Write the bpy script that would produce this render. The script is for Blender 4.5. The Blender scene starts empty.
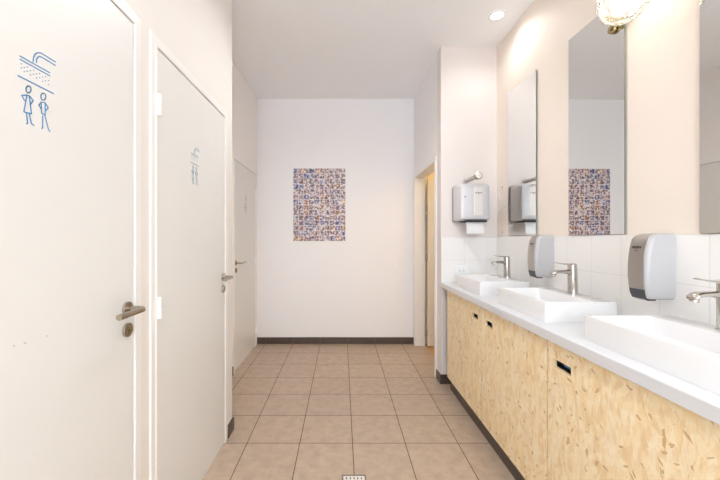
import bpy, bmesh, math, random
from mathutils import Vector, Matrix
random.seed(4)
S = bpy.context.scene
C = bpy.context.collection
PI = math.pi

# ---------------------------------------------------------------- camera
CAM_H, F = 1.3, 337.0
cam_d = bpy.data.cameras.new('camera')
cam = bpy.data.objects.new('camera', cam_d); C.objects.link(cam)
cam_d.sensor_width = 36; cam_d.lens = F / 720 * 36
cam_d.shift_x = 18 / 720; cam_d.shift_y = -2 / 720
cam_d.clip_start = 0.02
cam.location = (0, 0, CAM_H); cam.rotation_euler = (PI / 2, 0, 0)
S.camera = cam

# ---------------------------------------------------------------- world, exposure
S.view_settings.view_transform = 'Standard'
S.view_settings.look = 'None'
S.view_settings.gamma = 1
S.view_settings.use_curve_mapping = False
S.view_settings.exposure = 0.09
w = bpy.data.worlds.new('daylight'); S.world = w; w.use_nodes = True
bg = w.node_tree.nodes['Background']
bg.inputs['Color'].default_value = (0.82, 0.90, 1.0, 1)
bg.inputs['Strength'].default_value = 6.5
S.cycles.use_denoising = True
S.cycles.max_bounces = 12
S.cycles.diffuse_bounces = 8
S.cycles.glossy_bounces = 6
S.cycles.transmission_bounces = 8
S.cycles.caustics_reflective = False
S.cycles.caustics_refractive = False

def area(name, loc, rot, sx, sy, power, col):
    l = bpy.data.lights.new(name, 'AREA'); l.shape = 'RECTANGLE'
    l.size, l.size_y, l.energy, l.color = sx, sy, power, col
    o = bpy.data.objects.new(name, l); C.objects.link(o)
    o.location = loc; o.rotation_euler = rot
    return o
# fill light added behind the camera, as daylight from an invented window
area('added_window_light', (0.25, -1.88, 1.7), (PI / 2, 0, PI), 1.9, 2.2, 28, (0.82, 0.90, 1.0))

# ---------------------------------------------------------------- materials
def mat(name, col, rough=0.5, metal=0.0, **kw):
    m = bpy.data.materials.new(name); m.use_nodes = True
    b = m.node_tree.nodes['Principled BSDF']
    b.inputs['Base Color'].default_value = (*col, 1)
    b.inputs['Roughness'].default_value = rough
    b.inputs['Metallic'].default_value = metal
    for k, v in kw.items():
        b.inputs[k.replace('_', ' ')].default_value = v
    return m
def nd(m, typ, **kw):
    n = m.node_tree.nodes.new(typ)
    for k, v in kw.items():
        setattr(n, k, v)
    return n
def lk(m, a, b): m.node_tree.links.new(a, b)
def bsdf(m): return m.node_tree.nodes['Principled BSDF']
def math_n(m, op, a, b=None):
    n = nd(m, 'ShaderNodeMath', operation=op)
    for i, v in enumerate((a, b)):
        if v is None: continue
        if isinstance(v, (int, float)): n.inputs[i].default_value = v
        else: lk(m, v, n.inputs[i])
    return n.outputs[0]
def mixc(m, fac, a, b, blend='MIX'):
    n = nd(m, 'ShaderNodeMix', data_type='RGBA', blend_type=blend)
    if isinstance(fac, (int, float)): n.inputs[0].default_value = fac
    else: lk(m, fac, n.inputs[0])
    for i, v in ((6, a), (7, b)):
        if isinstance(v, tuple): n.inputs[i].default_value = (*v, 1)
        else: lk(m, v, n.inputs[i])
    return n.outputs[2]
def pos(m):
    g = nd(m, 'ShaderNodeTexCoord'); return g.outputs['Object']

def painted(name, col, rough=0.6, bump=0.03, scale=60, var=0.02):
    m = mat(name, col, rough)
    p = pos(m)
    n = nd(m, 'ShaderNodeTexNoise'); lk(m, p, n.inputs['Vector'])
    n.inputs['Scale'].default_value = 1.4; n.inputs['Detail'].default_value = 3
    dark = tuple(c * (1 - var * 2) for c in col)
    lk(m, mixc(m, n.outputs['Fac'], col, dark), bsdf(m).inputs['Base Color'])
    n2 = nd(m, 'ShaderNodeTexNoise'); lk(m, p, n2.inputs['Vector'])
    n2.inputs['Scale'].default_value = scale; n2.inputs['Detail'].default_value = 3
    bp = nd(m, 'ShaderNodeBump'); bp.inputs['Strength'].default_value = bump; bp.inputs['Distance'].default_value = 0.01
    lk(m, n2.outputs['Fac'], bp.inputs['Height']); lk(m, bp.outputs[0], bsdf(m).inputs['Normal'])
    return m

M = {}
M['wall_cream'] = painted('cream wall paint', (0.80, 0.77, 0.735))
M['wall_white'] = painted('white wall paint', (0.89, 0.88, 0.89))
M['wall_return'] = painted('white wall paint toned down for strong light', (0.78, 0.72, 0.69))  # same white paint, darkened to offset the strong light on this wall
M['wall_recess'] = painted('cream wall paint lightened for dim light', (0.88, 0.85, 0.825))  # same cream paint, lightened to make up for weak light back here
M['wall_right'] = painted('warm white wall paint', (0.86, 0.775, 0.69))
M['ceiling'] = painted('ceiling paint', (0.92, 0.925, 0.94))
M['leaf'] = painted('cream door lacquer', (0.755, 0.755, 0.735), 0.4, 0.01, 30)
M['leaf_yellow'] = painted('yellowish door lacquer', (0.80, 0.76, 0.66), 0.4, 0.01, 30)
M['frame'] = painted('white door frame lacquer', (0.84, 0.83, 0.815), 0.3, 0.01, 30)
M['plastic'] = mat('white plastic', (0.85, 0.86, 0.87), 0.3)
M['yellow_wall'] = painted('pale yellow plaster', (0.85, 0.75, 0.52))
M['ceramic'] = mat('white glazed ceramic', (0.76, 0.76, 0.765), 0.12)
M['solid'] = mat('white solid surface', (0.68, 0.69, 0.71), 0.3)
M['nickel'] = mat('worn nickel', (0.42, 0.375, 0.31), 0.2, 1.0)
M['chrome'] = mat('polished chrome', (0.56, 0.53, 0.49), 0.12, 1.0)
M['steel'] = mat('brushed stainless steel', (0.50, 0.47, 0.44), 0.32, 1.0)
M['mirror'] = mat('mirror silver', (0.86, 0.88, 0.875), 0.0, 1.0)
M['mirror_edge'] = mat('mirror edge glass', (0.22, 0.27, 0.24), 0.15)
M['panel'] = mat('pale satin panel', (0.68, 0.64, 0.60), 0.3, 0.25)
M['greyplastic'] = mat('translucent grey plastic', (0.49, 0.485, 0.495), 0.25)
M['clearcover'] = mat('pale grey dispenser cover', (0.66, 0.65, 0.67), 0.22)
M['darkplastic'] = mat('smoked dark plastic', (0.05, 0.05, 0.055), 0.2)
M['midplastic'] = mat('grey plastic', (0.28, 0.27, 0.27), 0.35)
M['black'] = mat('black', (0.015, 0.015, 0.015), 0.5)
M['shadow_gap'] = mat('painted black gap shade', (0.02, 0.018, 0.016), 0.8)  # black painted in for the shade inside the cabinet gaps
M['paper'] = painted('white paper', (0.88, 0.88, 0.87), 0.9, 0.05, 200)
M['blue'] = mat('blue vinyl', (0.05, 0.24, 0.50), 0.4)
M['bluegrey'] = mat('weathered blue grey vinyl', (0.12, 0.24, 0.36), 0.45)  # greyer blue for the symbols on the two farther doors
M['bluebox'] = mat('blue plastic', (0.06, 0.26, 0.62), 0.35)
M['brass'] = mat('aged brass', (0.42, 0.33, 0.16), 0.25, 1.0)
M['print'] = mat('dark grey print', (0.04, 0.035, 0.03), 0.5)
M['dirt'] = mat('scuff mark', (0.55, 0.52, 0.49), 0.6)

def emis(name, col, strength):
    m = bpy.data.materials.new(name); m.use_nodes = True
    nt = m.node_tree; nt.nodes.clear()
    e = nt.nodes.new('ShaderNodeEmission'); o = nt.nodes.new('ShaderNodeOutputMaterial')
    e.inputs[0].default_value = (*col, 1); e.inputs[1].default_value = strength
    nt.links.new(e.outputs[0], o.inputs[0]); return m
M['lamp_on'] = emis('lit lamp', (1.0, 0.92, 0.80), 14)
M['bulb_on'] = emis('lit bulb', (1.0, 0.90, 0.76), 12)
M['glass'] = bpy.data.materials.new('ribbed clear glass'); M['glass'].use_nodes = True
def _glass(m):
    nt = m.node_tree; nt.nodes.clear()
    o = nt.nodes.new('ShaderNodeOutputMaterial'); t = nt.nodes.new('ShaderNodeBsdfTransparent'); g = nt.nodes.new('ShaderNodeBsdfGlossy')
    d = nt.nodes.new('ShaderNodeBsdfTranslucent'); d.inputs[0].default_value = (1, 0.97, 0.9, 1)
    t.inputs[0].default_value = (0.97, 0.96, 0.93, 1)
    g.inputs['Roughness'].default_value = 0.05
    fr = nt.nodes.new('ShaderNodeFresnel'); fr.inputs[0].default_value = 1.5
    mx = nt.nodes.new('ShaderNodeMixShader'); mx2 = nt.nodes.new('ShaderNodeMixShader'); mx2.inputs[0].default_value = 0.20
    tc = nt.nodes.new('ShaderNodeTexCoord'); v = nt.nodes.new('ShaderNodeTexVoronoi'); v.inputs['Scale'].default_value = 42
    b = nt.nodes.new('ShaderNodeBump'); b.inputs['Strength'].default_value = 0.6; b.inputs['Distance'].default_value = 0.01
    nt.links.new(tc.outputs['Object'], v.inputs['Vector']); nt.links.new(v.outputs['Distance'], b.inputs['Height'])
    nt.links.new(b.outputs[0], g.inputs['Normal']); nt.links.new(b.outputs[0], d.inputs['Normal'])
    nt.links.new(t.outputs[0], mx2.inputs[1]); nt.links.new(d.outputs[0], mx2.inputs[2])
    nt.links.new(fr.outputs[0], mx.inputs[0]); nt.links.new(mx2.outputs[0], mx.inputs[1]); nt.links.new(g.outputs[0], mx.inputs[2])
    nt.links.new(mx.outputs[0], o.inputs[0])
_glass(M['glass'])

def grid_mat(name, axes, origin, pitch, gap, col, grout, rough, var, mottle, bump=0.4, soft=0.0):
    """square tiles: axes = two of 'XYZ', world position = object position for unmoved meshes"""
    m = mat(name, col, rough)
    p = pos(m); sp = nd(m, 'ShaderNodeSeparateXYZ'); lk(m, p, sp.inputs[0])
    lines = None; cells = []
    for a, o, pt in zip(axes, origin, pitch):
        t = math_n(m, 'DIVIDE', math_n(m, 'SUBTRACT', sp.outputs[a], o), pt)
        cells.append(math_n(m, 'FLOOR', t))
        fr = math_n(m, 'FRACT', t)
        d = math_n(m, 'MINIMUM', fr, math_n(m, 'SUBTRACT', 1.0, fr))
        l = math_n(m, 'LESS_THAN', d, gap / 2 / pt)
        lines = l if lines is None else math_n(m, 'MAXIMUM', lines, l)
    cb = nd(m, 'ShaderNodeCombineXYZ'); lk(m, cells[0], cb.inputs[0]); lk(m, cells[1], cb.inputs[1])
    wn = nd(m, 'ShaderNodeTexWhiteNoise', noise_dimensions='3D'); lk(m, cb.outputs[0], wn.inputs[0])
    n = nd(m, 'ShaderNodeTexNoise'); lk(m, p, n.inputs['Vector']); n.inputs['Scale'].default_value = 15
    n.inputs['Detail'].default_value = 8; n.inputs['Roughness'].default_value = 0.65
    c1 = mixc(m, n.outputs['Fac'], tuple(c * (1 + mottle) for c in col), tuple(c * (1 - mottle) for c in col))
    c2 = mixc(m, math_n(m, 'MULTIPLY', wn.outputs['Value'], var), c1, tuple(c * 0.6 for c in col))
    lk(m, mixc(m, lines, c2, grout), bsdf(m).inputs['Base Color'])
    lk(m, math_n(m, 'ADD', math_n(m, 'MULTIPLY', lines, 0.4), rough), bsdf(m).inputs['Roughness'])
    h = math_n(m, 'SUBTRACT', math_n(m, 'MULTIPLY', n.outputs['Fac'], 0.15), lines)
    bp = nd(m, 'ShaderNodeBump'); bp.inputs['Strength'].default_value = bump; bp.inputs['Distance'].default_value = 0.002
    lk(m, h, bp.inputs['Height']); lk(m, bp.outputs[0], bsdf(m).inputs['Normal'])
    return m
M['floor'] = grid_mat('brown stoneware floor tiles', (0, 1), (0.0665, 2.135), (0.334, 0.334), 0.0045,
                      (0.46, 0.355, 0.265), (0.075, 0.05, 0.035), 0.42, 0.16, 0.38)
M['base'] = grid_mat('dark skirting tiles', (0, 1), (0.0665, 2.135), (0.334, 0.334), 0.004,
                     (0.085, 0.060, 0.048), (0.17, 0.14, 0.12), 0.4, 0.3, 0.2)
M['tiles_right'] = grid_mat('white wall tiles', (1, 2), (1.26, 0.915), (0.2, 0.2), 0.003,
                            (0.86, 0.845, 0.82), (0.68, 0.655, 0.62), 0.15, 0.04, 0.01, 0.3)
M['tiles_return'] = grid_mat('white wall tiles on return', (0, 2), (1.09, 0.905), (0.2, 0.2), 0.003,
                             (0.86, 0.85, 0.835), (0.70, 0.68, 0.655), 0.15, 0.04, 0.01, 0.3)

def wood_mat():
    m = mat('light wood floor', (0.55, 0.32, 0.14), 0.4)
    p = pos(m); mp = nd(m, 'ShaderNodeMapping'); mp.inputs['Scale'].default_value = (3, 30, 1); lk(m, p, mp.inputs[0])
    n = nd(m, 'ShaderNodeTexNoise'); lk(m, mp.outputs[0], n.inputs['Vector']); n.inputs['Detail'].default_value = 5
    lk(m, mixc(m, n.outputs['Fac'], (0.66, 0.40, 0.18), (0.42, 0.22, 0.09)), bsdf(m).inputs['Base Color'])
    return m
M['wood'] = wood_mat()

def osb_mat():
    m = mat('oriented strand board', (0.7, 0.5, 0.28), 0.55)
    p = pos(m)
    nw = nd(m, 'ShaderNodeTexNoise'); lk(m, p, nw.inputs['Vector']); nw.inputs['Scale'].default_value = 7; nw.inputs['Detail'].default_value = 2
    wv = nd(m, 'ShaderNodeVectorMath', operation='SCALE'); lk(m, nw.outputs['Color'], wv.inputs[0]); wv.inputs['Scale'].default_value = 0.05
    wp = nd(m, 'ShaderNodeVectorMath', operation='ADD'); lk(m, p, wp.inputs[0]); lk(m, wv.outputs[0], wp.inputs[1])
    base = (0.93, 0.76, 0.47)
    def turned(ang, sy, sz, off):
        r0 = nd(m, 'ShaderNodeMapping'); r0.inputs['Rotation'].default_value = (ang, 0, 0); lk(m, wp.outputs[0], r0.inputs[0])
        mp = nd(m, 'ShaderNodeMapping'); mp.inputs['Scale'].default_value = (1, sy, sz); mp.inputs['Location'].default_value = (off, off * 1.7, off * .6)
        lk(m, r0.outputs[0], mp.inputs[0]); return mp.outputs[0]
    def strand(vec):
        v = nd(m, 'ShaderNodeTexVoronoi'); v.inputs['Scale'].default_value = 1.0; v.feature = 'F1'; lk(m, vec, v.inputs['Vector'])
        sp = nd(m, 'ShaderNodeSeparateColor'); lk(m, v.outputs['Color'], sp.inputs[0]); return v, sp
    tones = [(0.97, 0.87, 0.66), (0.88, 0.68, 0.38), (0.94, 0.78, 0.50), (0.80, 0.58, 0.31)]
    cur = base
    # overlapping long strands at several angles, mostly near vertical
    for ang, sy, sz, thr, amt, tone, off in ((.12, 60, 11, .45, .45, 0, 1.), (-.22, 52, 10, .5, .40, 1, 4.3), (.5, 48, 12, .6, .45, 2, 7.7),
                                             (-.62, 50, 13, .68, .45, 3, 2.9), (1.0, 46, 13, .75, .42, 0, 9.1), (-1.15, 44, 14, .8, .40, 1, 5.2), (.25, 66, 15, .8, .5, 3, 12.4), (-.1, 56, 9, .72, .5, 0, 15.)):
        v, sp = strand(turned(ang, sy, sz, off))
        msk = math_n(m, 'MULTIPLY', math_n(m, 'GREATER_THAN', sp.outputs[1], thr), amt)
        cur = mixc(m, msk, cur, tones[tone])
    # fine grain
    gn = nd(m, 'ShaderNodeTexNoise'); lk(m, turned(.15, 240, 22, 3.), gn.inputs['Vector']); gn.inputs['Scale'].default_value = 1; gn.inputs['Detail'].default_value = 4
    gm = math_n(m, 'MULTIPLY', math_n(m, 'GREATER_THAN', gn.outputs['Fac'], .60), .38)
    cur = mixc(m, gm, cur, (0.72, 0.50, 0.26))
    # scattered darker brown slivers, broken up by noise
    bn = nd(m, 'ShaderNodeTexNoise'); lk(m, p, bn.inputs['Vector']); bn.inputs['Scale'].default_value = 70; bn.inputs['Detail'].default_value = 3
    for ang, sy, sz, thr, off, colr in ((.9, 130, 56, .991, 2., (.55, .33, .14)), (-.7, 120, 50, .992, 6., (.58, .36, .16)), (1.45, 110, 44, .993, 9., (.50, .28, .11)), (.15, 110, 34, .993, 11., (.55, .33, .12))):
        v, sp = strand(turned(ang, sy, sz, off))
        msk = math_n(m, 'MULTIPLY', math_n(m, 'GREATER_THAN', sp.outputs[2], thr), math_n(m, 'GREATER_THAN', bn.outputs['Fac'], .40))
        cur = mixc(m, math_n(m, 'MULTIPLY', msk, .75), cur, colr)
    fn = nd(m, 'ShaderNodeTexNoise'); lk(m, p, fn.inputs['Vector']); fn.inputs['Scale'].default_value = 120
    cur = mixc(m, math_n(m, 'MULTIPLY', fn.outputs['Fac'], 0.18), cur, (0.6, 0.42, 0.22))
    lk(m, cur, bsdf(m).inputs['Base Color'])
    return m
M['osb'] = osb_mat()

# ---------------------------------------------------------------- mesh helpers
def bx(bm, x0, x1, y0, y1, z0, z1, bev=0.0, seg=2):
    r = bmesh.ops.create_cube(bm, size=1)
    v = r['verts']
    bmesh.ops.scale(bm, verts=v, vec=(abs(x1 - x0), abs(y1 - y0), abs(z1 - z0)))
    bmesh.ops.translate(bm, verts=v, vec=((x0 + x1) / 2, (y0 + y1) / 2, (z0 + z1) / 2))
    if bev:
        ed = list({e for q in v for e in q.link_edges})
        bmesh.ops.bevel(bm, geom=ed, offset=bev, segments=seg, affect='EDGES', profile=0.5)
def cyl(bm, a, b, r0, r1=None, seg=24, cap=True):
    a, b = Vector(a), Vector(b); r1 = r0 if r1 is None else r1
    d = b - a; L = d.length
    mtx = Matrix.Translation((a + b) / 2) @ d.to_track_quat('Z', 'Y').to_matrix().to_4x4()
    bmesh.ops.create_cone(bm, cap_ends=cap, segments=seg, radius1=r0, radius2=r1, depth=L, matrix=mtx)
def loft(bm, rings, close=True, cap=True):
    """rings of equal count points"""
    vs = [[bm.verts.new(p) for p in r] for r in rings]
    n = len(rings[0])
    for a, b in zip(vs, vs[1:]):
        for i in range(n if close else n - 1):
            j = (i + 1) % n
            bm.faces.new((a[i], a[j], b[j], b[i]))
    if cap:
        bm.faces.new(list(reversed(vs[0]))); bm.faces.new(vs[-1])
    return vs
def tube(bm, pts, r, seg=10, flat=1.0):
    pts = [Vector(p) for p in pts]; rs = r if isinstance(r, (list, tuple)) else [r] * len(pts)
    rings = []
    up = Vector((0, 0, 1))
    for i, p in enumerate(pts):
        t = (pts[min(i + 1, len(pts) - 1)] - pts[max(i - 1, 0)]).normalized()
        s = t.cross(up)
        s = Vector((1, 0, 0)) if s.length < 1e-4 else s.normalized()
        u = s.cross(t).normalized()
        rings.append([p + s * math.cos(2 * PI * k / seg) * rs[i] + u * math.sin(2 * PI * k / seg) * rs[i] * flat for k in range(seg)])
    loft(bm, rings)
def prism(bm, pts, axis, a0, a1):
    """extrude a 2D polygon (other two axes in order) along axis"""
    def P(u, v, a):
        return {'x': (a, u, v), 'y': (u, a, v), 'z': (u, v, a)}[axis]
    loft(bm, [[P(u, v, a0) for u, v in pts], [P(u, v, a1) for u, v in pts]])
def obj(name, bm, m, parent=None, smooth=False, off=None):
    """links a bmesh as one mesh object; off = origin to give to the object (world)"""
    bmesh.ops.recalc_face_normals(bm, faces=bm.faces)
    me = bpy.data.meshes.new(name)
    if off is not None:
        bmesh.ops.translate(bm, verts=bm.verts, vec=-Vector(off))
    bm.to_mesh(me); bm.free()
    ms = m if isinstance(m, (list, tuple)) else [m]
    for q in ms: me.materials.append(q)
    if smooth:
        me.shade_smooth()
        try: me.set_sharp_from_angle(angle=math.radians(35))
        except Exception: pass
    o = bpy.data.objects.new(name, me); C.objects.link(o)
    if off is not None: o.location = off
    if parent: o.parent = parent
    return o
def nb(): return bmesh.new()
def tag(o, label, cat, group=None, kind=None):
    o['label'] = label; o['category'] = cat
    if group: o['group'] = group
    if kind: o['kind'] = kind
    return o
def thing(name, label, cat, loc=(0, 0, 0), group=None, kind=None):
    o = bpy.data.objects.new(name, None); C.objects.link(o); o.location = loc
    o.empty_display_size = 0.05
    return tag(o, label, cat, group, kind)
def struct(name, bm, m, label, cat, smooth=False):
    return tag(obj(name, bm, m, None, smooth), label, cat, kind='structure')
def copy_tree(o, parent=None):
    c = o.copy(); C.objects.link(c)
    if parent: c.parent = parent
    for ch in list(o.children): copy_tree(ch, c)
    return c
def dup(root, loc, label):
    r = copy_tree(root); r.location = loc; r['label'] = label
    return r

# ---------------------------------------------------------------- the setting
XL, XLR, XR, XP = -0.745, -1.04, 1.384, 0.883      # near left wall, recessed left wall, right wall, right rear partition
YB, YE, YP, YN = 4.14, 2.285, 3.01, -1.9            # back wall, end of near left wall, return, wall behind the camera
ZC = 3.01
DH = 2.06                                           # door leaf height
LEAF = 0.778

b = nb(); bx(b, -1.35, 1.0, YN - .2, YB + .2, -.1, 0); bx(b, 1.0, 1.6, YN - .2, 3.06, -.1, 0)
struct('floor', b, M['floor'], 'brown square stoneware floor tiles of the washroom', 'floor')
b = nb(); bx(b, -1.35, 1.6, YN - .2, YB + .2, ZC, ZC + .1)
struct('ceiling', b, M['ceiling'], 'flat off-white ceiling of the washroom', 'ceiling')
b = nb(); bx(b, -1.35, 2.6, YB, YB + .15, 0, ZC)
struct('wall_back', b, M['wall_white'], 'white end wall behind the photo poster', 'wall')

def wall_with_doors(b, x0, x1, y0, y1, doors, z1=ZC):
    """wall slab along Y with door openings [(ya, yb, ztop)]"""
    y = y0
    for ya, yb, zt in doors:
        bx(b, x0, x1, y, ya, 0, z1)
        bx(b, x0, x1, ya, yb, zt, z1)
        y = yb
    bx(b, x0, x1, y, y1, 0, z1)
GAP = 0.004; LIN = 0.028
D1, D2, D3 = 0.807, 1.742, 3.64                     # door centres along Y
def opening(c): return (c - LEAF / 2 - GAP - LIN, c + LEAF / 2 + GAP + LIN, DH + GAP + LIN)
b = nb()
wall_with_doors(b, XL - .15, XL, YN, YE, [opening(D1), opening(D2)])
bx(b, XLR - .15, XL - .15, YE - .06, YE, 0, ZC)
struct('wall_left', b, M['wall_cream'], 'cream wall at the near left holding two doors', 'wall')
b = nb()
wall_with_doors(b, XLR - .15, XLR, YE, YB, [opening(D3)])
struct('wall_left_rear', b, M['wall_recess'], 'set-back cream wall at the rear left holding the farthest left door', 'wall')
b = nb(); bx(b, XR, XR + .15, YN, YP + .11, 0, ZC)
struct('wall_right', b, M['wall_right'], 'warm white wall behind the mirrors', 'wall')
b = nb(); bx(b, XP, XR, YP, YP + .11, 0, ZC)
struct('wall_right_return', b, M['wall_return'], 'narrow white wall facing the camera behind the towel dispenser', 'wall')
RD0, RD1, RDT = 3.18, 4.055, 2.02                   # right doorway
b = nb(); wall_with_doors(b, XP, XP + .11, YP + .11, YB, [(RD0 - .03, RD1 + .03, RDT + .03)])
struct('wall_right_rear', b, M['wall_white'], 'white partition at the rear right with the open doorway', 'wall')
# wall behind the camera, with an unseen window added to let daylight in
b = nb()
bx(b, -.9, -.75, YN - .15, YN, 0, ZC); bx(b, 1.25, 1.53, YN - .15, YN, 0, ZC)
bx(b, -.75, 1.25, YN - .15, YN, 0, .55); bx(b, -.75, 1.25, YN - .15, YN, 2.85, ZC)
struct('wall_front', b, M['wall_white'], 'white wall with the added window behind the camera', 'wall')
b = nb()
for x in (-.75, .2, 1.2): bx(b, x, x + .05, YN - .1, YN - .04, .55, 2.85)
for z in (.55, 2.8): bx(b, -.75, 1.25, YN - .1, YN - .04, z, z + .05)
struct('added_window_1', b, M['frame'], 'added white window frame, unseen behind the camera', 'window')
# side room beyond the doorway
b = nb(); bx(b, 1.0, 2.5, 3.12, YB, -.1, 0.002)
struct('floor_side_room', b, M['wood'], 'light wood floor beyond the open doorway', 'floor')
b = nb(); bx(b, 2.4, 2.5, 3.12, YB, 0, ZC); bx(b, 1.53, 2.5, 3.02, 3.12, 0, ZC); bx(b, XP + .112, 2.5, YB - .01, YB, 0, ZC)
struct('wall_side_room', b, M['yellow_wall'], 'pale yellow walls of the room beyond the doorway', 'wall')
b = nb(); bx(b, XP + .11, 2.5, 3.02, YB, 2.55, 2.62)
struct('ceiling_side_room', b, M['yellow_wall'], 'pale yellow ceiling of the room beyond the doorway', 'ceiling')

# splashback tiles
b = nb(); bx(b, XR - .009, XR, .0, YP - .009, .86, 1.315, .0015, 1)
struct('trim_1', b, M['tiles_right'], 'two rows of white wall tiles under the mirrors', 'wall tiles')
b = nb(); bx(b, XP + .001, XR, YP - .009, YP, .90, 1.31, .0015, 1)
struct('trim_2', b, M['tiles_return'], 'white wall tiles below the paper towel dispenser', 'wall tiles')

# skirting
BH, BT = .082, .011
def skirt(name, boxes, label):
    b = nb()
    for q in boxes: bx(b, *q, 0, BH, .002, 1)
    struct(name, b, M['base'], label, 'skirting')
skirt('baseboard_back', [(XLR, XP, YB - BT, YB)], 'dark brown tile skirting along the end wall')
e1 = D2 + LEAF / 2 + .052
skirt('baseboard_left', [(XL, XL + BT, e1, YE + BT), (XLR + BT, XL, YE, YE + BT)], 'short dark tile skirting at the end of the near left wall')
skirt('baseboard_left_rear', [(XLR, XLR + BT, YE + BT, D3 - LEAF / 2 - .052)], 'dark tile skirting before the farthest left door')
skirt('baseboard_right', [(XP - BT, XP, YP - BT, RD0 - .052), (XP, XP + .09, YP - BT, YP)], 'dark tile skirting around the white wall corner beside the cabinets')

# ---------------------------------------------------------------- doors on the left
def ribbon(b, pts, wd, n=0.0, closed=False, th=.0006):
    """flat drawn line in the (y, z) plane"""
    if closed: pts = pts + [pts[0]]
    for (y0, z0), (y1, z1) in zip(pts, pts[1:]):
        d = Vector((y1 - y0, z1 - z0)); L = d.length
        if L < 1e-6: continue
        d /= L; s = Vector((-d.y, d.x)) * wd / 2; d = d * wd * .3
        q = [(y0 - d.x + s.x, z0 - d.y + s.y), (y1 + d.x + s.x, z1 + d.y + s.y), (y1 + d.x - s.x, z1 + d.y - s.y), (y0 - d.x - s.x, z0 - d.y - s.y)]
        prism(b, q, 'x', n, n + th)
def icon_pt(u, v):
    px, py = 10 + u / 4.8, 40 + v / 4.8
    d = .739 * F / (342 - px)
    return (d - D1, CAM_H + (238 - py) * d / F)
def make_icon(parent, m):
    b = nb(); I = lambda *p: [icon_pt(*q) for q in p]
    W = .0026
    ribbon(b, I((114, 104), (116, 86), (122, 70), (134, 61), (152, 62), (221, 105)), W)
    ribbon(b, I((130, 108), (131, 92), (137, 82), (146, 79), (156, 82), (221, 122)), W)
    ribbon(b, I((52, 77), (194, 157)), W); ribbon(b, I((52, 93), (194, 172)), W)
    ribbon(b, I((42, 171), (212, 257)), W * 1.15)
    for k in range(10):
        for r in range(4):
            if (k + r) % 2: continue
            u, v = 58 + k * 14.5, 114 + k * 7.8 + r * 10
            c = icon_pt(u, v)
            ribbon(b, [(c[0] - .0009, c[1]), (c[0] + .0009, c[1])], .0019)
    def ell(u, v, ru, rv):
        return [icon_pt(u + ru * math.cos(t * PI / 9), v + rv * math.sin(t * PI / 9)) for t in range(18)]
    ribbon(b, ell(92, 237, 12, 17), W, closed=True); ribbon(b, ell(163, 272, 12, 17), W, closed=True)
    # woman
    ribbon(b, I((84, 266), (70, 345), (106, 354), (96, 268)), W, closed=True)
    ribbon(b, I((84, 264), (60, 266), (74, 292)), W); ribbon(b, I((97, 268), (115, 290), (100, 312)), W)
    ribbon(b, I((82, 350), (88, 400), (82, 402)), W); ribbon(b, I((96, 354), (106, 402), (118, 410)), W)
    # man
    ribbon(b, I((153, 298), (155, 352), (172, 358), (172, 302)), W, closed=True)
    ribbon(b, I((153, 298), (142, 312), (153, 332)), W); ribbon(b, I((172, 302), (186, 324), (174, 340)), W)
    ribbon(b, I((160, 362), (160, 418), (156, 426)), W); ribbon(b, I((170, 360), (188, 430), (195, 440)), W)
    return obj('shower_symbol', b, m, parent)

def make_door(name, label, c, X, far_hinge, icon_off, icon_mat):
    """origin on the wall face under the leaf centre; x = into the room"""
    t = thing(name, label, 'door', (X, c, 0), kind='structure')
    h = LEAF / 2
    b = nb(); bx(b, -.036, .004, -h, h, .014, DH, .0015, 1)
    leaf = obj('door_leaf', b, M['leaf'], t)
    # pressed steel frame: casing with a rounded rim, lining and stop
    b = nb(); g = h + GAP
    prof = [(-.06, 0), (.006, 0), (.0085, .002), (.0085, .011), (.006, .014), (.006, .041), (.004, .045), (.0, .046), (.0, LIN), (-.06, LIN)]
    def ring(sy):
        a = [(n, sy * (g + o), 0.0) for n, o in prof]
        bb = [(n, sy * (g + o), DH + GAP + o) for n, o in prof]
        return a, bb
    a0, a1 = ring(-1); b0, b1 = ring(1)
    loft(b, [a0, a1, b1, b0])
    bx(b, -.062, -.040, -g - LIN, -g + .02, 0, DH); bx(b, -.062, -.040, g - .02, g + LIN, 0, DH)
    bx(b, -.062, -.040, -g - LIN, g + LIN, DH - .02, DH + GAP + LIN)
    obj('door_frame', b, M['frame'], t)
    s = -1 if far_hinge else 1                       # handle side along Y
    hy, hz = s * (h - .036), 1.057
    b = nb(); cyl(b, (.004, hy, hz), (.012, hy, hz), .0245, .0235)
    hd = obj('door_handle', b, M['nickel'], t, True)
    b = nb()
    tube(b, [(.010, hy, hz), (.050, hy, hz), (.060, hy - s * .003, hz), (.064, hy - s * .010, hz), (.066, hy - s * .022, hz)], .0095, 14)
    tube(b, [(.066, hy - s * .012, hz), (.066, hy - s * .134, hz)], .0098, 16)
    obj('lever', b, M['nickel'], hd, True)
    b = nb(); cyl(b, (.004, hy, hz - .073), (.012, hy, hz - .073), .0245, .0235)
    lk_ = obj('lock_rosette', b, M['nickel'], t, True)
    b = nb(); cyl(b, (.0121, hy, hz - .070), (.0135, hy, hz - .070), .0075, seg=16); bx(b, .0121, .0135, hy - .004, hy + .004, hz - .088, hz - .072)
    obj('keyhole', b, M['brass'], lk_, True)
    for z in (1.833, 1.02, .2):
        y = -s * (h + GAP / 2 - .001)
        b = nb(); cyl(b, (.013, y, z - .043), (.013, y, z - .001), .0085, seg=14); cyl(b, (.013, y, z + .001), (.013, y, z + .043), .0085, seg=14)
        bx(b, .004, .0065, min(y, y + s * .028), max(y, y + s * .028), z - .035, z + .035)
        obj('hinge', b, M['plastic'], t, True)
    ic = make_icon(t, icon_mat); ic.location = (.0042, icon_off, 0)
    return t
make_door('door_1', 'nearest cream left door with large blue shower symbol', D1, XL, False, 0.0, M['blue'])
b = nb()
make_door('door_2', 'middle cream left door with white hinges on its near edge', D2, XL, False, -.056, M['bluegrey'])
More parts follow.
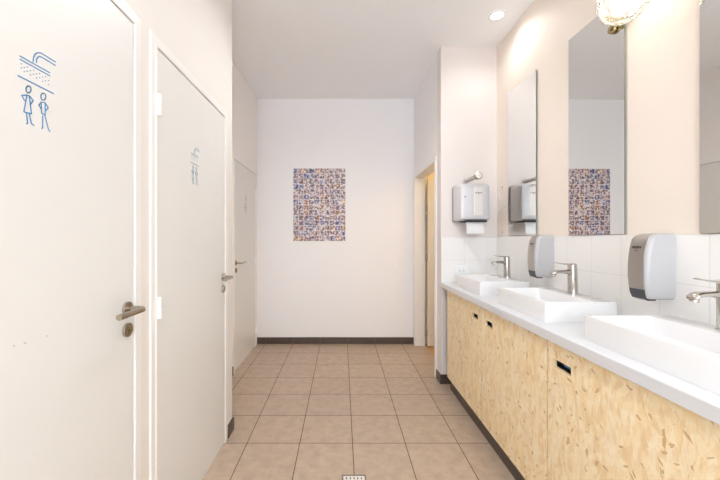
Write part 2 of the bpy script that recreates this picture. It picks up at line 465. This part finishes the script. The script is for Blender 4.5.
make_door('door_3', 'farthest cream left door in the set-back wall, handle on its near edge', D3, XLR, True, -.03, M['bluegrey'])
# scuffs on the nearest door
door1 = bpy.data.objects['door_1']
b = nb()
for px, py, r in ((14, 346, .003), (25, 343, .0035), (47, 336, .003)):
    d = .741 * F / (342 - px); z = CAM_H + (238 - py) * d / F
    prism(b, [(d - D1 + r * math.cos(k) * (1 + .4 * math.sin(3 * k)), z + r * .6 * math.sin(k)) for k in [i * PI / 4 for i in range(8)]], 'x', .0040, .0046)
obj('scuff_mark', b, M['dirt'], door1)

# ---------------------------------------------------------------- open door on the right
t = thing('door_4', 'open pale yellow door standing in the doorway at the rear right', 'door', (XP, (RD0 + RD1) / 2, 0), kind='structure')
o0 = Vector((XP, (RD0 + RD1) / 2, 0))
def lbx(b, x0, x1, y0, y1, z0, z1, o, bev=0, seg=2): bx(b, x0 - o.x, x1 - o.x, y0 - o.y, y1 - o.y, z0 - o.z, z1 - o.z, bev, seg)
b = nb()
prof = [(.118, 0), (-.011, 0), (-.013, .002), (-.013, .043), (-.011, .045), (0, .045), (0, .029), (.118, .029)]
hw = (RD1 - RD0) / 2
loft(b, [[(n, -hw - o, 0) for n, o in prof], [(n, -hw - o, RDT + o) for n, o in prof], [(n, hw + o, RDT + o) for n, o in prof], [(n, hw + o, 0) for n, o in prof]])
obj('door_frame', b, M['frame'], t)
b = nb(); lbx(b, 1.022, 1.84, 4.005, 4.045, .012, RDT - .01, o0, .002)
obj('door_leaf', b, M['leaf_yellow'], t)
for z in (1.66, 1.54, 1.07, .17):
    b = nb(); cyl(b, (1.012 - o0.x, 4.03 - o0.y, z - .04), (1.012 - o0.x, 4.03 - o0.y, z + .04), .008, seg=12)
    obj('hinge', b, M['steel'], t, True)

# ---------------------------------------------------------------- cabinets
CX, CZ0, CZ1 = .905, .108, .862
def slot_door(root, y0, y1, slot, o):
    """OSB door with a routed finger slot; y0<y1, slot = (ya, yb) or None"""
    b = nb(); z0, z1 = CZ0, CZ1 - .004; s0, s1 = .750, .786
    ya, yb = slot; x0, x1 = CX, CX + .018
    lbx(b, x0, x1, y0, ya, z0, z1, o); lbx(b, x0, x1, yb, y1, z0, z1, o)
    lbx(b, x0, x1, ya, yb, z0, s0, o); lbx(b, x0, x1, ya, yb, s1, z1, o)
    bmesh.ops.remove_doubles(b, verts=b.verts, dist=1e-5)
    dr = obj('cabinet_door', b, M['osb'], root)
    b = nb()
    lbx(b, CX + .019, CX + .040, ya - .004, yb + .004, s0 - .004, s0, o); lbx(b, CX + .019, CX + .040, ya - .004, yb + .004, s1, s1 + .004, o)
    lbx(b, CX + .019, CX + .040, ya - .004, ya, s0, s1, o); lbx(b, CX + .019, CX + .040, yb, yb + .004, s0, s1, o)
    lbx(b, CX + .038, CX + .040, ya, yb, s0, s1, o)
    obj('finger_pull', b, M['black'], dr)
    b = nb(); lbx(b, CX + .0365, CX + .0378, ya + .002, yb - .018, s0 + .006, s1 - .002, o); obj('pull_insert', b, M['bluebox'], dr)
def cabinet(label, y0, ym, y1, slots):
    o = Vector((CX, (y0 + y1) / 2, 0))
    t = thing('washbasin_cabinet', label, 'cabinet', o, 'strand board cabinets under the counter')
    b = nb()
    lbx(b, CX + .045, XR - .012, y0 + .004, y1 - .004, CZ0 + .002, CZ1 - .002, o)
    for y in (y0 + .004, y1 - .022): lbx(b, CX + .020, CX + .045, y, y + .018, CZ0 + .002, CZ1 - .002, o)
    lbx(b, CX + .020, CX + .045, y0 + .022, y1 - .022, CZ0 + .002, CZ0 + .02, o); lbx(b, CX + .020, CX + .045, y0 + .022, y1 - .022, CZ1 - .02, CZ1 - .002, o)
    obj('cabinet_body', b, M['shadow_gap'], t)
    slot_door(t, y0 + .0035, ym - .0035, slots[0], o)
    slot_door(t, ym + .0035, y1 - .0035, slots[1], o)
    b = nb(); lbx(b, CX + .028, XR - .05, y0, y1, .0, .075, o); obj('plinth', b, M['base'], t)
    b = nb(); lbx(b, CX + .045, XR - .06, y0, y1, .0752, CZ0 + .0015, o); obj('plinth_gap_shade', b, M['shadow_gap'], t)  # black block standing in for the shade above the plinth
    return t
cabinet('far strand board cabinet below the two farther washbasins, beside the white wall corner', 1.485, 2.187, 2.90, ((2.03, 2.14), (2.243, 2.355)))
cabinet('near strand board cabinet below the nearest washbasin', .07, .78, 1.485, ((.62, .72), (1.332, 1.447)))
b = nb(); bx(b, .88, XR - .0095, 0.0, YP - .0095, CZ1, .905, .003, 2)
tag(obj('countertop', b, M['solid'], None), 'long white countertop carrying the three washbasins', 'countertop')

# ---------------------------------------------------------------- washbasins
def make_basin():
    t = thing('washbasin', 'middle white rectangular washbasin below the middle mirror', 'washbasin', (1.117, 1.812, .905), 'rectangular washbasins on the counter')
    hx, hy, H = .170, .240, .094
    b = nb()
    def rr(x0, x1, y0, y1, z, r, n=4):
        pts = []
        for cx, cy, a in ((x1 - r, y1 - r, 0), (x0 + r, y1 - r, 90), (x0 + r, y0 + r, 180), (x1 - r, y0 + r, 270)):
            for k in range(n + 1):
                q = math.radians(a + 90 * k / n); pts.append((cx + r * math.cos(q), cy + r * math.sin(q), z))
        return pts
    e = .003
    rings = [rr(-hx, hx, -hy, hy, 0.0004, .006), rr(-hx, hx, -hy, hy, H - e, .006), rr(-hx + e * .4, hx - e * .4, -hy + e * .4, hy - e * .4, H - e * .3, .006),
             rr(-hx + e, hx - e, -hy + e, hy - e, H, .006),
             rr(-hx + .013, hx - .098, -hy + .013, hy - .013, H, .010), rr(-hx + .016, hx - .101, -hy + .016, hy - .016, H - .003, .012),
             rr(-hx + .03, hx - .112, -hy + .045, hy - .045, .034, .02), rr(-hx + .05, hx - .13, -hy + .075, hy - .075, .026, .02)]
    loft(b, rings)
    obj('basin', b, M['ceramic'], t, True)
    b = nb(); cyl(b, (-.04, 0, .0262), (-.04, 0, .030), .022, .020); cyl(b, (-.04, 0, .030), (-.04, 0, .033), .014, .013)
    obj('drain', b, M['chrome'], t, True)
    return t
basin = make_basin()
dup(basin, (1.117, 1.079, .905), 'nearest white rectangular washbasin, at the right edge of the photo')
dup(basin, (1.117, 2.549, .905), 'farthest white rectangular washbasin, nearest to the paper towel dispenser')

# ---------------------------------------------------------------- taps
def make_tap():
    t = thing('basin_tap', 'chrome lever tap on the middle washbasin', 'tap', (1.256, 1.834, .9995), 'chrome basin taps')
    b = nb()
    cyl(b, (0, 0, 0), (0, 0, .004), .026, .0255, 28)
    cyl(b, (0, 0, .004), (-.002, 0, .134), .0235, .0225, 28)
    obj('tap_body', b, M['chrome'], t, True)
    b = nb()
    def sec(x, z, wy, hz, n=16):
        return [(x, wy * math.cos(2 * PI * k / n), z + hz * math.copysign(abs(math.sin(2 * PI * k / n)) ** .7, math.sin(2 * PI * k / n))) for k in range(n)]
    loft(b, [sec(-.010, .110, .020, .019), sec(-.030, .115, .0195, .013), (sec(-.06, .1175, .019, .0095)), sec(-.09, .1165, .0195, .0085),
             sec(-.104, .112, .020, .009), sec(-.115, .106, .018, .008), sec(-.120, .103, .012, .004)])
    sp = obj('spout', b, M['chrome'], t, True)
    b = nb(); cyl(b, (-.105, 0, .106), (-.108, 0, .092), .0125, .0125, 20); obj('aerator', b, M['steel'], sp, True)
    b = nb()
    cyl(b, (-.002, 0, .1345), (-.003, 0, .156), .0222, .0215, 28); cyl(b, (-.003, 0, .156), (-.003, 0, .161), .0215, .018, 28)
    def flat(x, z, wy, hz):
        return [(x, -wy, z - hz), (x, wy, z - hz), (x, wy * .9, z + hz), (x, -wy * .9, z + hz)]
    loft(b, [flat(.0, .158, .019, .006), flat(-.03, .1575, .0175, .004), flat(-.065, .161, .014, .0025), (flat(-.098, .167, .011, .0018))])
    obj('tap_lever', b, M['chrome'], t, True)
    return t
tap = make_tap()
dup(tap, (1.256, 1.100, .9995), 'chrome lever tap on the nearest washbasin, cut by the right edge')
dup(tap, (1.256, 2.565, .9995), 'chrome lever tap on the farthest washbasin')

# ---------------------------------------------------------------- mirrors
def make_mirror():
    t = thing('wall_mirror', 'tall frameless middle mirror with the poster reflected in it', 'mirror', (XR, 1.839, 1.3175), 'tall frameless mirrors on the right wall')
    H = 1.177
    b = nb(); bx(b, -.0125, -.0085, -.2, .2, 0, H, .0006, 1); obj('mirror_glass', b, [M['mirror'], M['mirror_edge']], t)
    me = t.children[0].data
    for p_ in me.polygons:
        if abs(p_.normal.x) < .9: p_.material_index = 1
    b = nb(); bx(b, -.0084, -.0030, -.16, .16, .04, H - .04); obj('backing_board', b, M['mirror_edge'], t)
    t.rotation_euler = (0, 0, .0065)
    return t
mir = make_mirror()
dup(mir, (XR, 1.092, 1.3175), 'tall frameless mirror cut by the right edge of the photo')
dup(mir, (XR, 2.585, 1.3175), 'tall frameless mirror farthest away, the towel dispenser reflected in it')

# ---------------------------------------------------------------- soap dispensers
def text_mesh(txt, size, m, parent, loc, rot, name='lettering', ext=.0004):
    cu = bpy.data.curves.new('t', 'FONT'); cu.body = txt; cu.size = size; cu.extrude = ext; cu.align_x = 'CENTER'; cu.resolution_u = 3
    tmp = bpy.data.objects.new('t', cu); C.objects.link(tmp)
    bpy.context.view_layer.update()
    me = bpy.data.meshes.new_from_object(tmp.evaluated_get(bpy.context.evaluated_depsgraph_get()))
    bpy.data.objects.remove(tmp); bpy.data.curves.remove(cu)
    me.materials.clear(); me.materials.append(m)
    o = bpy.data.objects.new(name, me); C.objects.link(o); o.parent = parent
    o.location = loc; o.rotation_euler = rot
    return o
def make_soap():
    # origin at wall, bottom; x negative = into the room
    t = thing('soap_dispenser', 'near soap dispenser with stainless front, between the middle and nearest washbasins', 'soap dispenser', (XR - .0092, 1.438, 1.032), 'wall soap dispensers')
    H, W2 = .272, .052
    def prof(z):           # depth into the room over the height
        u = z / H
        return .104 + .018 * math.sin(PI * min(1, max(0, u * .95 + .08))) - .022 * max(0, (u - .86) / .14) ** 2
    def ringb(z, w, inset=0, r=.018):
        d = prof(z) - inset; pts = []
        w = w - inset
        pts.append((0, -w, z))
        for k in range(7):
            a = math.radians(90 * k / 6); pts.append((-(d - r) - r * math.sin(a), -(w - r) - r * math.cos(a), z))
        for k in range(7):
            a = math.radians(90 * k / 6); pts.append((-(d - r) - r * math.cos(a), (w - r) + r * math.sin(a), z))
        pts.append((0, w, z)); return pts
    b = nb(); zs = [.012, .016, .03, .06, .1, .14, .18, .22, .25, .264, .270, .272]
    ins = [.012, .006, .001, 0, 0, 0, 0, 0, .0, .003, .008, .016]
    loft(b, [ringb(z, W2, i) for z, i in zip(zs, ins)])
    obj('casing', b, M['greyplastic'], t, True)
    b = nb()
    def strip(z, off):
        d = prof(z) + off; w = .037
        return [(-d, -w, z), (-d - .0015, 0, z), (-d, w, z), (-d + .012, w + .0005, z), (-d + .012, -w - .0005, z)]
    loft(b, [strip(z, .0025 - i) for z, i in zip([.050, .06, .1, .14, .18, .22, .25, .262, .268], [0, 0, 0, 0, 0, 0, 0, .002, .006])])
    obj('front_plate', b, M['steel'], t, True)
    b = nb()
    loft(b, [[(-prof(z) - o_, -w, z), (-prof(z) - o_, w, z), (-prof(z) + .05, w, z), (-prof(z) + .05, -w, z)] for z, o_, w in ((.004, -.018, .024), (.012, .000, .031), (.030, .0015, .036), (.049, .002, .037))])
    obj('push_button', b, M['darkplastic'], t, True)
    text_mesh('argos', .020, M['print'], t, (-prof(.215) - .0045, 0, .212), (PI / 2, 0, -PI / 2))
    b = nb(); bx(b, -prof(.203) - .0042, -prof(.203) - .0030, -.010, .010, .202, .2035); obj('small_print', b, M['print'], t)
    t.scale = (1, 1, 1.055)
    return t
soap = make_soap()
dup(soap, (XR - .0092, 2.235, 1.032), 'far soap dispenser with stainless front, between the farthest and middle washbasins')

# ---------------------------------------------------------------- paper towel dispenser
t = thing('towel_dispenser', 'silver paper towel dispenser on the white wall facing the camera', 'towel dispenser', (1.115, YP, 1.44))
def towel_ring(y, x0, x1, z0, z1, r):
    pts = []
    for cx, cz, a in ((x1 - r, z1 - r, 0), (x0 + r, z1 - r, 90), (x0 + r * .5, z0 + r * .5, 180), (x1 - r * .5, z0 + r * .5, 270)):
        rr_ = r if cz > (z0 + z1) / 2 else r * .5
        for k in range(6):
            q = math.radians(a + 18 * k); pts.append((cx + rr_ * math.cos(q), y, cz + rr_ * math.sin(q)))
    return pts
b = nb()
loft(b, [towel_ring(-.0004, -.133, .133, .0, .325, .03), towel_ring(-.030, -.133, .133, .0, .325, .03)])
obj('back_plate', b, M['midplastic'], t, True)
b = nb()
loft(b, [towel_ring(-.031, -.131, .131, .006, .323, .03), towel_ring(-.11, -.130, .130, .004, .322, .032), towel_ring(-.165, -.127, .127, .010, .317, .035),
         towel_ring(-.188, -.118, .118, .020, .305, .036), towel_ring(-.197, -.10, .10, .035, .287, .036)])
obj('cover', b, M['clearcover'], t, True)
b = nb()
bx(b, -.016, .066, -.1990, -.12, .045, .292, .006); obj('front_plate', b, M['panel'], t)
text_mesh('argos', .026, M['print'], t, (.025, -.1995, .232), (PI / 2, 0, 0))
b = nb(); cyl(b, (-.088, -.1955, .205), (-.088, -.200, .205), .007, seg=16); obj('lock', b, M['midplastic'], t, True)
b = nb(); bx(b, -.085, .10, -.19, -.05, -.006, .0055, .002); obj('paper_slot', b, M['black'], t)
b = nb()
cols = 10; rows = [(-.1605, .0), (-.166, -.010), (-.172, -.03), (-.176, -.065), (-.176, -.096)]
def sheet(yo): return [[(-.066 + .145 * i / cols, y + yo, z - .007 + (.002 if (i % 2 and k == 4) else 0)) for i in range(cols + 1)] for k, (y, z) in enumerate(rows)]
f, g = sheet(0), sheet(.0015)
loft(b, [fr + list(reversed(gr)) for fr, gr in zip(f, g)])
tag(obj('paper_towel', b, M['paper'], None, off=None), 'white paper towel sheet hanging out of the silver dispenser', 'paper towel').location = (1.115, YP, 1.44)
# chrome rod over the dispenser
t = thing('wall_rod', 'round-ended chrome rod sticking out of the wall above the towel dispenser', 'rod', (1.10, YP, 1.803))
b = nb(); cyl(b, (0, -.0003, 0), (.0, -.008, 0), .024); cyl(b, (0, -.008, 0), (0, -.265, .0), .016); obj('rod', b, M['steel'], t, True)
b = nb(); cyl(b, (0, -.265, .0), (0, -.30, .0), .029, .031, 28); cyl(b, (0, -.30, 0), (0, -.306, 0), .031, .024, 28); obj('end_knob', b, M['nickel'], t, True)
# thin cord and two fixings on the right wall near the corner
def wpt(px, py, X=XR):
    d = X * F / (px - 342); return Vector((X - .003, d, CAM_H + (238 - py) * d / F))
b = nb(); tube(b, [wpt(498.6, 192), wpt(501, 199.5), wpt(506.2, 205), wpt(499.4, 211.5), wpt(497.6, 217)], .0032, 8)
tag(obj('white_cord', b, M['plastic'], None, True), 'thin zigzag white cord on the wall between the corner and the farthest mirror', 'cord')
for (px, py, lb) in ((502.7, 187.3, 'small grey wall plug above the thin white cord'), (502.7, 232.5, 'small grey wall plug below the thin white cord')):
    p = wpt(px, py); b = nb(); cyl(b, (XR - .0003, p.y, p.z), (XR - .006, p.y, p.z), .009, .007, 16)
    tag(obj('wall_plug', b, M['steel'], None, True), lb, 'wall plug', 'wall plugs beside the farthest mirror')

# ---------------------------------------------------------------- sockets
t = thing('wall_socket', 'white double socket on the tiles beside the farthest washbasin', 'socket', (1.062, YP - .0093, 1.012))
b = nb(); bx(b, -.058, .058, -.011, 0, -.04, .04, .003); obj('socket_plate', b, M['plastic'], t)
b = nb()
for x in (-.017, .017):
    prism(b, [(x - .009, -.012), (x - .004, -.012), (x + .0, .004), (x + .004, -.012), (x + .009, -.012), (x, .010)], 'y', -.0122, -.0111)
obj('socket_hole', b, M['greyplastic'], t)
t = thing('light_switch', 'small white light switch on the end wall left of the doorway', 'switch', ((402 - 342) * YB / F, YB, CAM_H - 26 * YB / F))
b = nb(); bx(b, -.041, .041, -.009, 0, -.041, .041, .003); obj('switch_plate', b, M['plastic'], t)
b = nb(); bx(b, -.028, .028, -.013, -.0091, -.028, .028, .002); obj('rocker', b, M['plastic'], t)

# ---------------------------------------------------------------- poster of small photographs
def poster_mat():
    m = mat('printed grid of small photographs', (.5, .5, .5), .45)
    p = pos(m); sp = nd(m, 'ShaderNodeSeparateXYZ'); lk(m, p, sp.inputs[0])
    cw, chh = .64 / 10, .892 / 14
    u = math_n(m, 'DIVIDE', math_n(m, 'ADD', sp.outputs[0], .0), cw); v = math_n(m, 'DIVIDE', sp.outputs[2], chh)
    cu, cv = math_n(m, 'FLOOR', u), math_n(m, 'FLOOR', v)
    cb = nd(m, 'ShaderNodeCombineXYZ'); lk(m, cu, cb.inputs[0]); lk(m, cv, cb.inputs[1])
    wn = nd(m, 'ShaderNodeTexWhiteNoise', noise_dimensions='3D'); lk(m, cb.outputs[0], wn.inputs[0])
    # within a photo: soft blobs whose pattern jumps from cell to cell
    add = nd(m, 'ShaderNodeVectorMath', operation='MULTIPLY_ADD'); lk(m, wn.outputs['Color'], add.inputs[0]); add.inputs[1].default_value = (9, 9, 9); lk(m, p, add.inputs[2])
    no = nd(m, 'ShaderNodeTexNoise'); lk(m, add.outputs[0], no.inputs['Vector']); no.inputs['Scale'].default_value = 40; no.inputs['Detail'].default_value = 2
    sp2 = nd(m, 'ShaderNodeSeparateColor'); lk(m, no.outputs['Color'], sp2.inputs[0])
    cr = nd(m, 'ShaderNodeValToRGB'); lk(m, math_n(m, 'ADD', math_n(m, 'MULTIPLY', math_n(m, 'SUBTRACT', no.outputs['Fac'], .5), 3.6), .46), cr.inputs[0])
    e = cr.color_ramp.elements; e[0].position = 0; e[0].color = (.03, .025, .04, 1); e[1].position = 1; e[1].color = (.9, .82, .76, 1)
    for q, c in ((.25, (.10, .08, .13)), (.42, (.33, .19, .22)), (.58, (.52, .40, .42)), (.75, (.74, .68, .72))):
        cr.color_ramp.elements.new(q).color = (*c, 1)
    # overall tint of each photo
    cr2 = nd(m, 'ShaderNodeValToRGB'); cr2.color_ramp.interpolation = 'CONSTANT'; lk(m, wn.outputs['Value'], cr2.inputs[0])
    e = cr2.color_ramp.elements; e[0].position = 0; e[0].color = (.55, .35, .28, 1); e[1].position = .22; e[1].color = (.34, .26, .36, 1)
    for q, c in ((.42, (.62, .50, .52)), (.58, (.72, .40, .14)), (.66, (.10, .20, .55)), (.74, (.40, .30, .32)), (.86, (.75, .62, .50)), (.94, (.25, .38, .62))):
        cr2.color_ramp.elements.new(q).color = (*c, 1)
    c = mixc(m, .28, cr.outputs[0], cr2.outputs[0])
    ln = None
    for t_ in (u, v):
        fr = math_n(m, 'FRACT', t_); d = math_n(m, 'MINIMUM', fr, math_n(m, 'SUBTRACT', 1.0, fr)); l = math_n(m, 'LESS_THAN', d, .03)
        ln = l if ln is None else math_n(m, 'MAXIMUM', ln, l)
    c = mixc(m, ln, c, (.82, .80, .82))
    lk(m, c, bsdf(m).inputs['Base Color'])
    return m
t = thing('photo_poster', 'white-bordered poster of many small colour photographs on the end wall', 'poster', (-.598, YB, 1.262))
b = nb(); bx(b, -.012, .668, -.004, -.0004, -.030, .905); obj('poster_sheet', b, M['paper'], t)
b = nb(); bx(b, 0, .64, -.0052, -.0042, 0, .892); obj('printed_photographs', b, poster_mat(), t)

# ---------------------------------------------------------------- floor drain
t = thing('floor_drain', 'square metal floor drain set between the tiles at the bottom of the photo', 'drain', (.065, 1.782, 0))
b = nb(); h = .066
for q in ((-h, h, -h, -h + .007), (-h, h, h - .007, h), (-h, -h + .007, -h, h), (h - .007, h, -h, h)): bx(b, *q, -.002, .0025, .0006, 1)
obj('drain_frame', b, mat('tarnished steel rim', (.22, .18, .15), .45, .6), t)
b = nb(); bx(b, -h + .009, h - .009, -h + .009, h - .009, -.002, .0015); obj('drain_grate', b, mat('satin drain steel', (.80, .77, .73), .35, .4), t)
b = nb()
for i in range(-2, 3):
    for j in range(-2, 3):
        bx(b, i * .02 - .0035, i * .02 + .0035, j * .02 - .006, j * .02 + .006, .0014, .0019)
obj('drain_slots', b, M['black'], t)

# ---------------------------------------------------------------- lamps
def downlight(x, y, label, power=26, cone=2.75):
    t = thing('ceiling_downlight', label, 'ceiling light', (x, y, ZC), 'round ceiling downlights')
    b = nb()
    rings = [[(r * math.cos(2 * PI * k / 32), r * math.sin(2 * PI * k / 32), z) for k in range(32)] for r, z in ((.062, -.0003), (.062, -.004), (.058, -.008), (.046, -.008), (.044, -.003))]
    loft(b, rings, cap=False); obj('trim_ring', b, M['plastic'], t, True)
    b = nb(); cyl(b, (0, 0, -.0003), (0, 0, -.003), .0438, seg=32); obj('lamp_lens', b, M['lamp_on'], t)
    l = bpy.data.lights.new('downlight', 'SPOT'); l.energy = power; l.color = (1, 1, 1); l.spot_size = cone; l.spot_blend = .8; l.shadow_soft_size = .045
    lo = bpy.data.objects.new('downlight_light', l); C.objects.link(lo); lo.parent = t; lo.location = (0, 0, -.02)
    return t
downlight(155 * 2.584 / F, 2.584, 'small round ceiling downlight above the farthest washbasin', 8.5)
for x, y, pw, lb in ((.12, 2.22, 50, 'added unseen round ceiling downlight over the middle of the floor, just above the frame'),
                     (1.17, -.4, 21, 'added unseen round ceiling downlight over the near end of the counter, behind the camera'),
                     (.1, -.7, 45, 'added unseen round ceiling downlight over the floor behind the camera')):
    downlight(x, y, lb, pw)  # unseen downlights added to brighten the room
downlight(.1, 1.1, 'added unseen narrow-beam ceiling downlight over the floor drain, above the frame', 14, 1.15)  # extra lamp, out of view, added to lift the near floor

GX, GY, GZ, GR = 1.252, 1.50, 2.358, .098
t = thing('globe_lamp', 'lit clear glass globe lamp at the top of the middle mirror', 'wall lamp', (1.3665, 1.70, 2.352))
o0 = Vector((1.3665, 1.70, 2.352))
b = nb(); cyl(b, (0, 0, 0), (-.012, 0, 0), .022, .020, 24); obj('mirror_clip', b, M['brass'], t, True)
gc = Vector((GX, GY, GZ)) - o0
arm0 = Vector((-.010, 0, 0)); dirn = (arm0 - gc).normalized()
b = nb(); cyl(b, arm0, gc + dirn * GR * .93, .009); cyl(b, gc + dirn * (GR * 1.15), gc + dirn * (GR * .80), .022, .028, 28); obj('lamp_holder', b, M['brass'], t, True)
b = nb(); bmesh.ops.create_uvsphere(b, u_segments=48, v_segments=24, radius=GR, matrix=Matrix.Translation(gc))
gl = obj('glass_globe', b, M['glass'], t, True)
b = nb(); bmesh.ops.create_uvsphere(b, u_segments=32, v_segments=16, radius=.048, matrix=Matrix.Translation(gc))
obj('bulb', b, M['bulb_on'], t, True)
l = bpy.data.lights.new('globe', 'POINT'); l.energy = 2; l.color = (1, .86, .68); l.shadow_soft_size = .055
lo = bpy.data.objects.new('globe_light', l); C.objects.link(lo); lo.parent = t; lo.location = gc

# warm lamp of the side room
t = thing('side_room_lamp', 'warm ceiling lamp in the room beyond the doorway', 'ceiling light', (2.0, 3.35, 2.55))
b = nb(); cyl(b, (0, 0, -.0003), (0, 0, -.03), .14, .13, 28); obj('lamp_base', b, M['plastic'], t, True)
b = nb(); cyl(b, (0, 0, -.0302), (0, 0, -.06), .12, .10, 28); obj('lamp_shade', b, M['bulb_on'], t, True)
l = bpy.data.lights.new('side', 'POINT'); l.energy = 13; l.color = (1, .80, .50); l.shadow_soft_size = .1
lo = bpy.data.objects.new('side_light', l); C.objects.link(lo); lo.parent = t; lo.location = (0, 0, -.12)
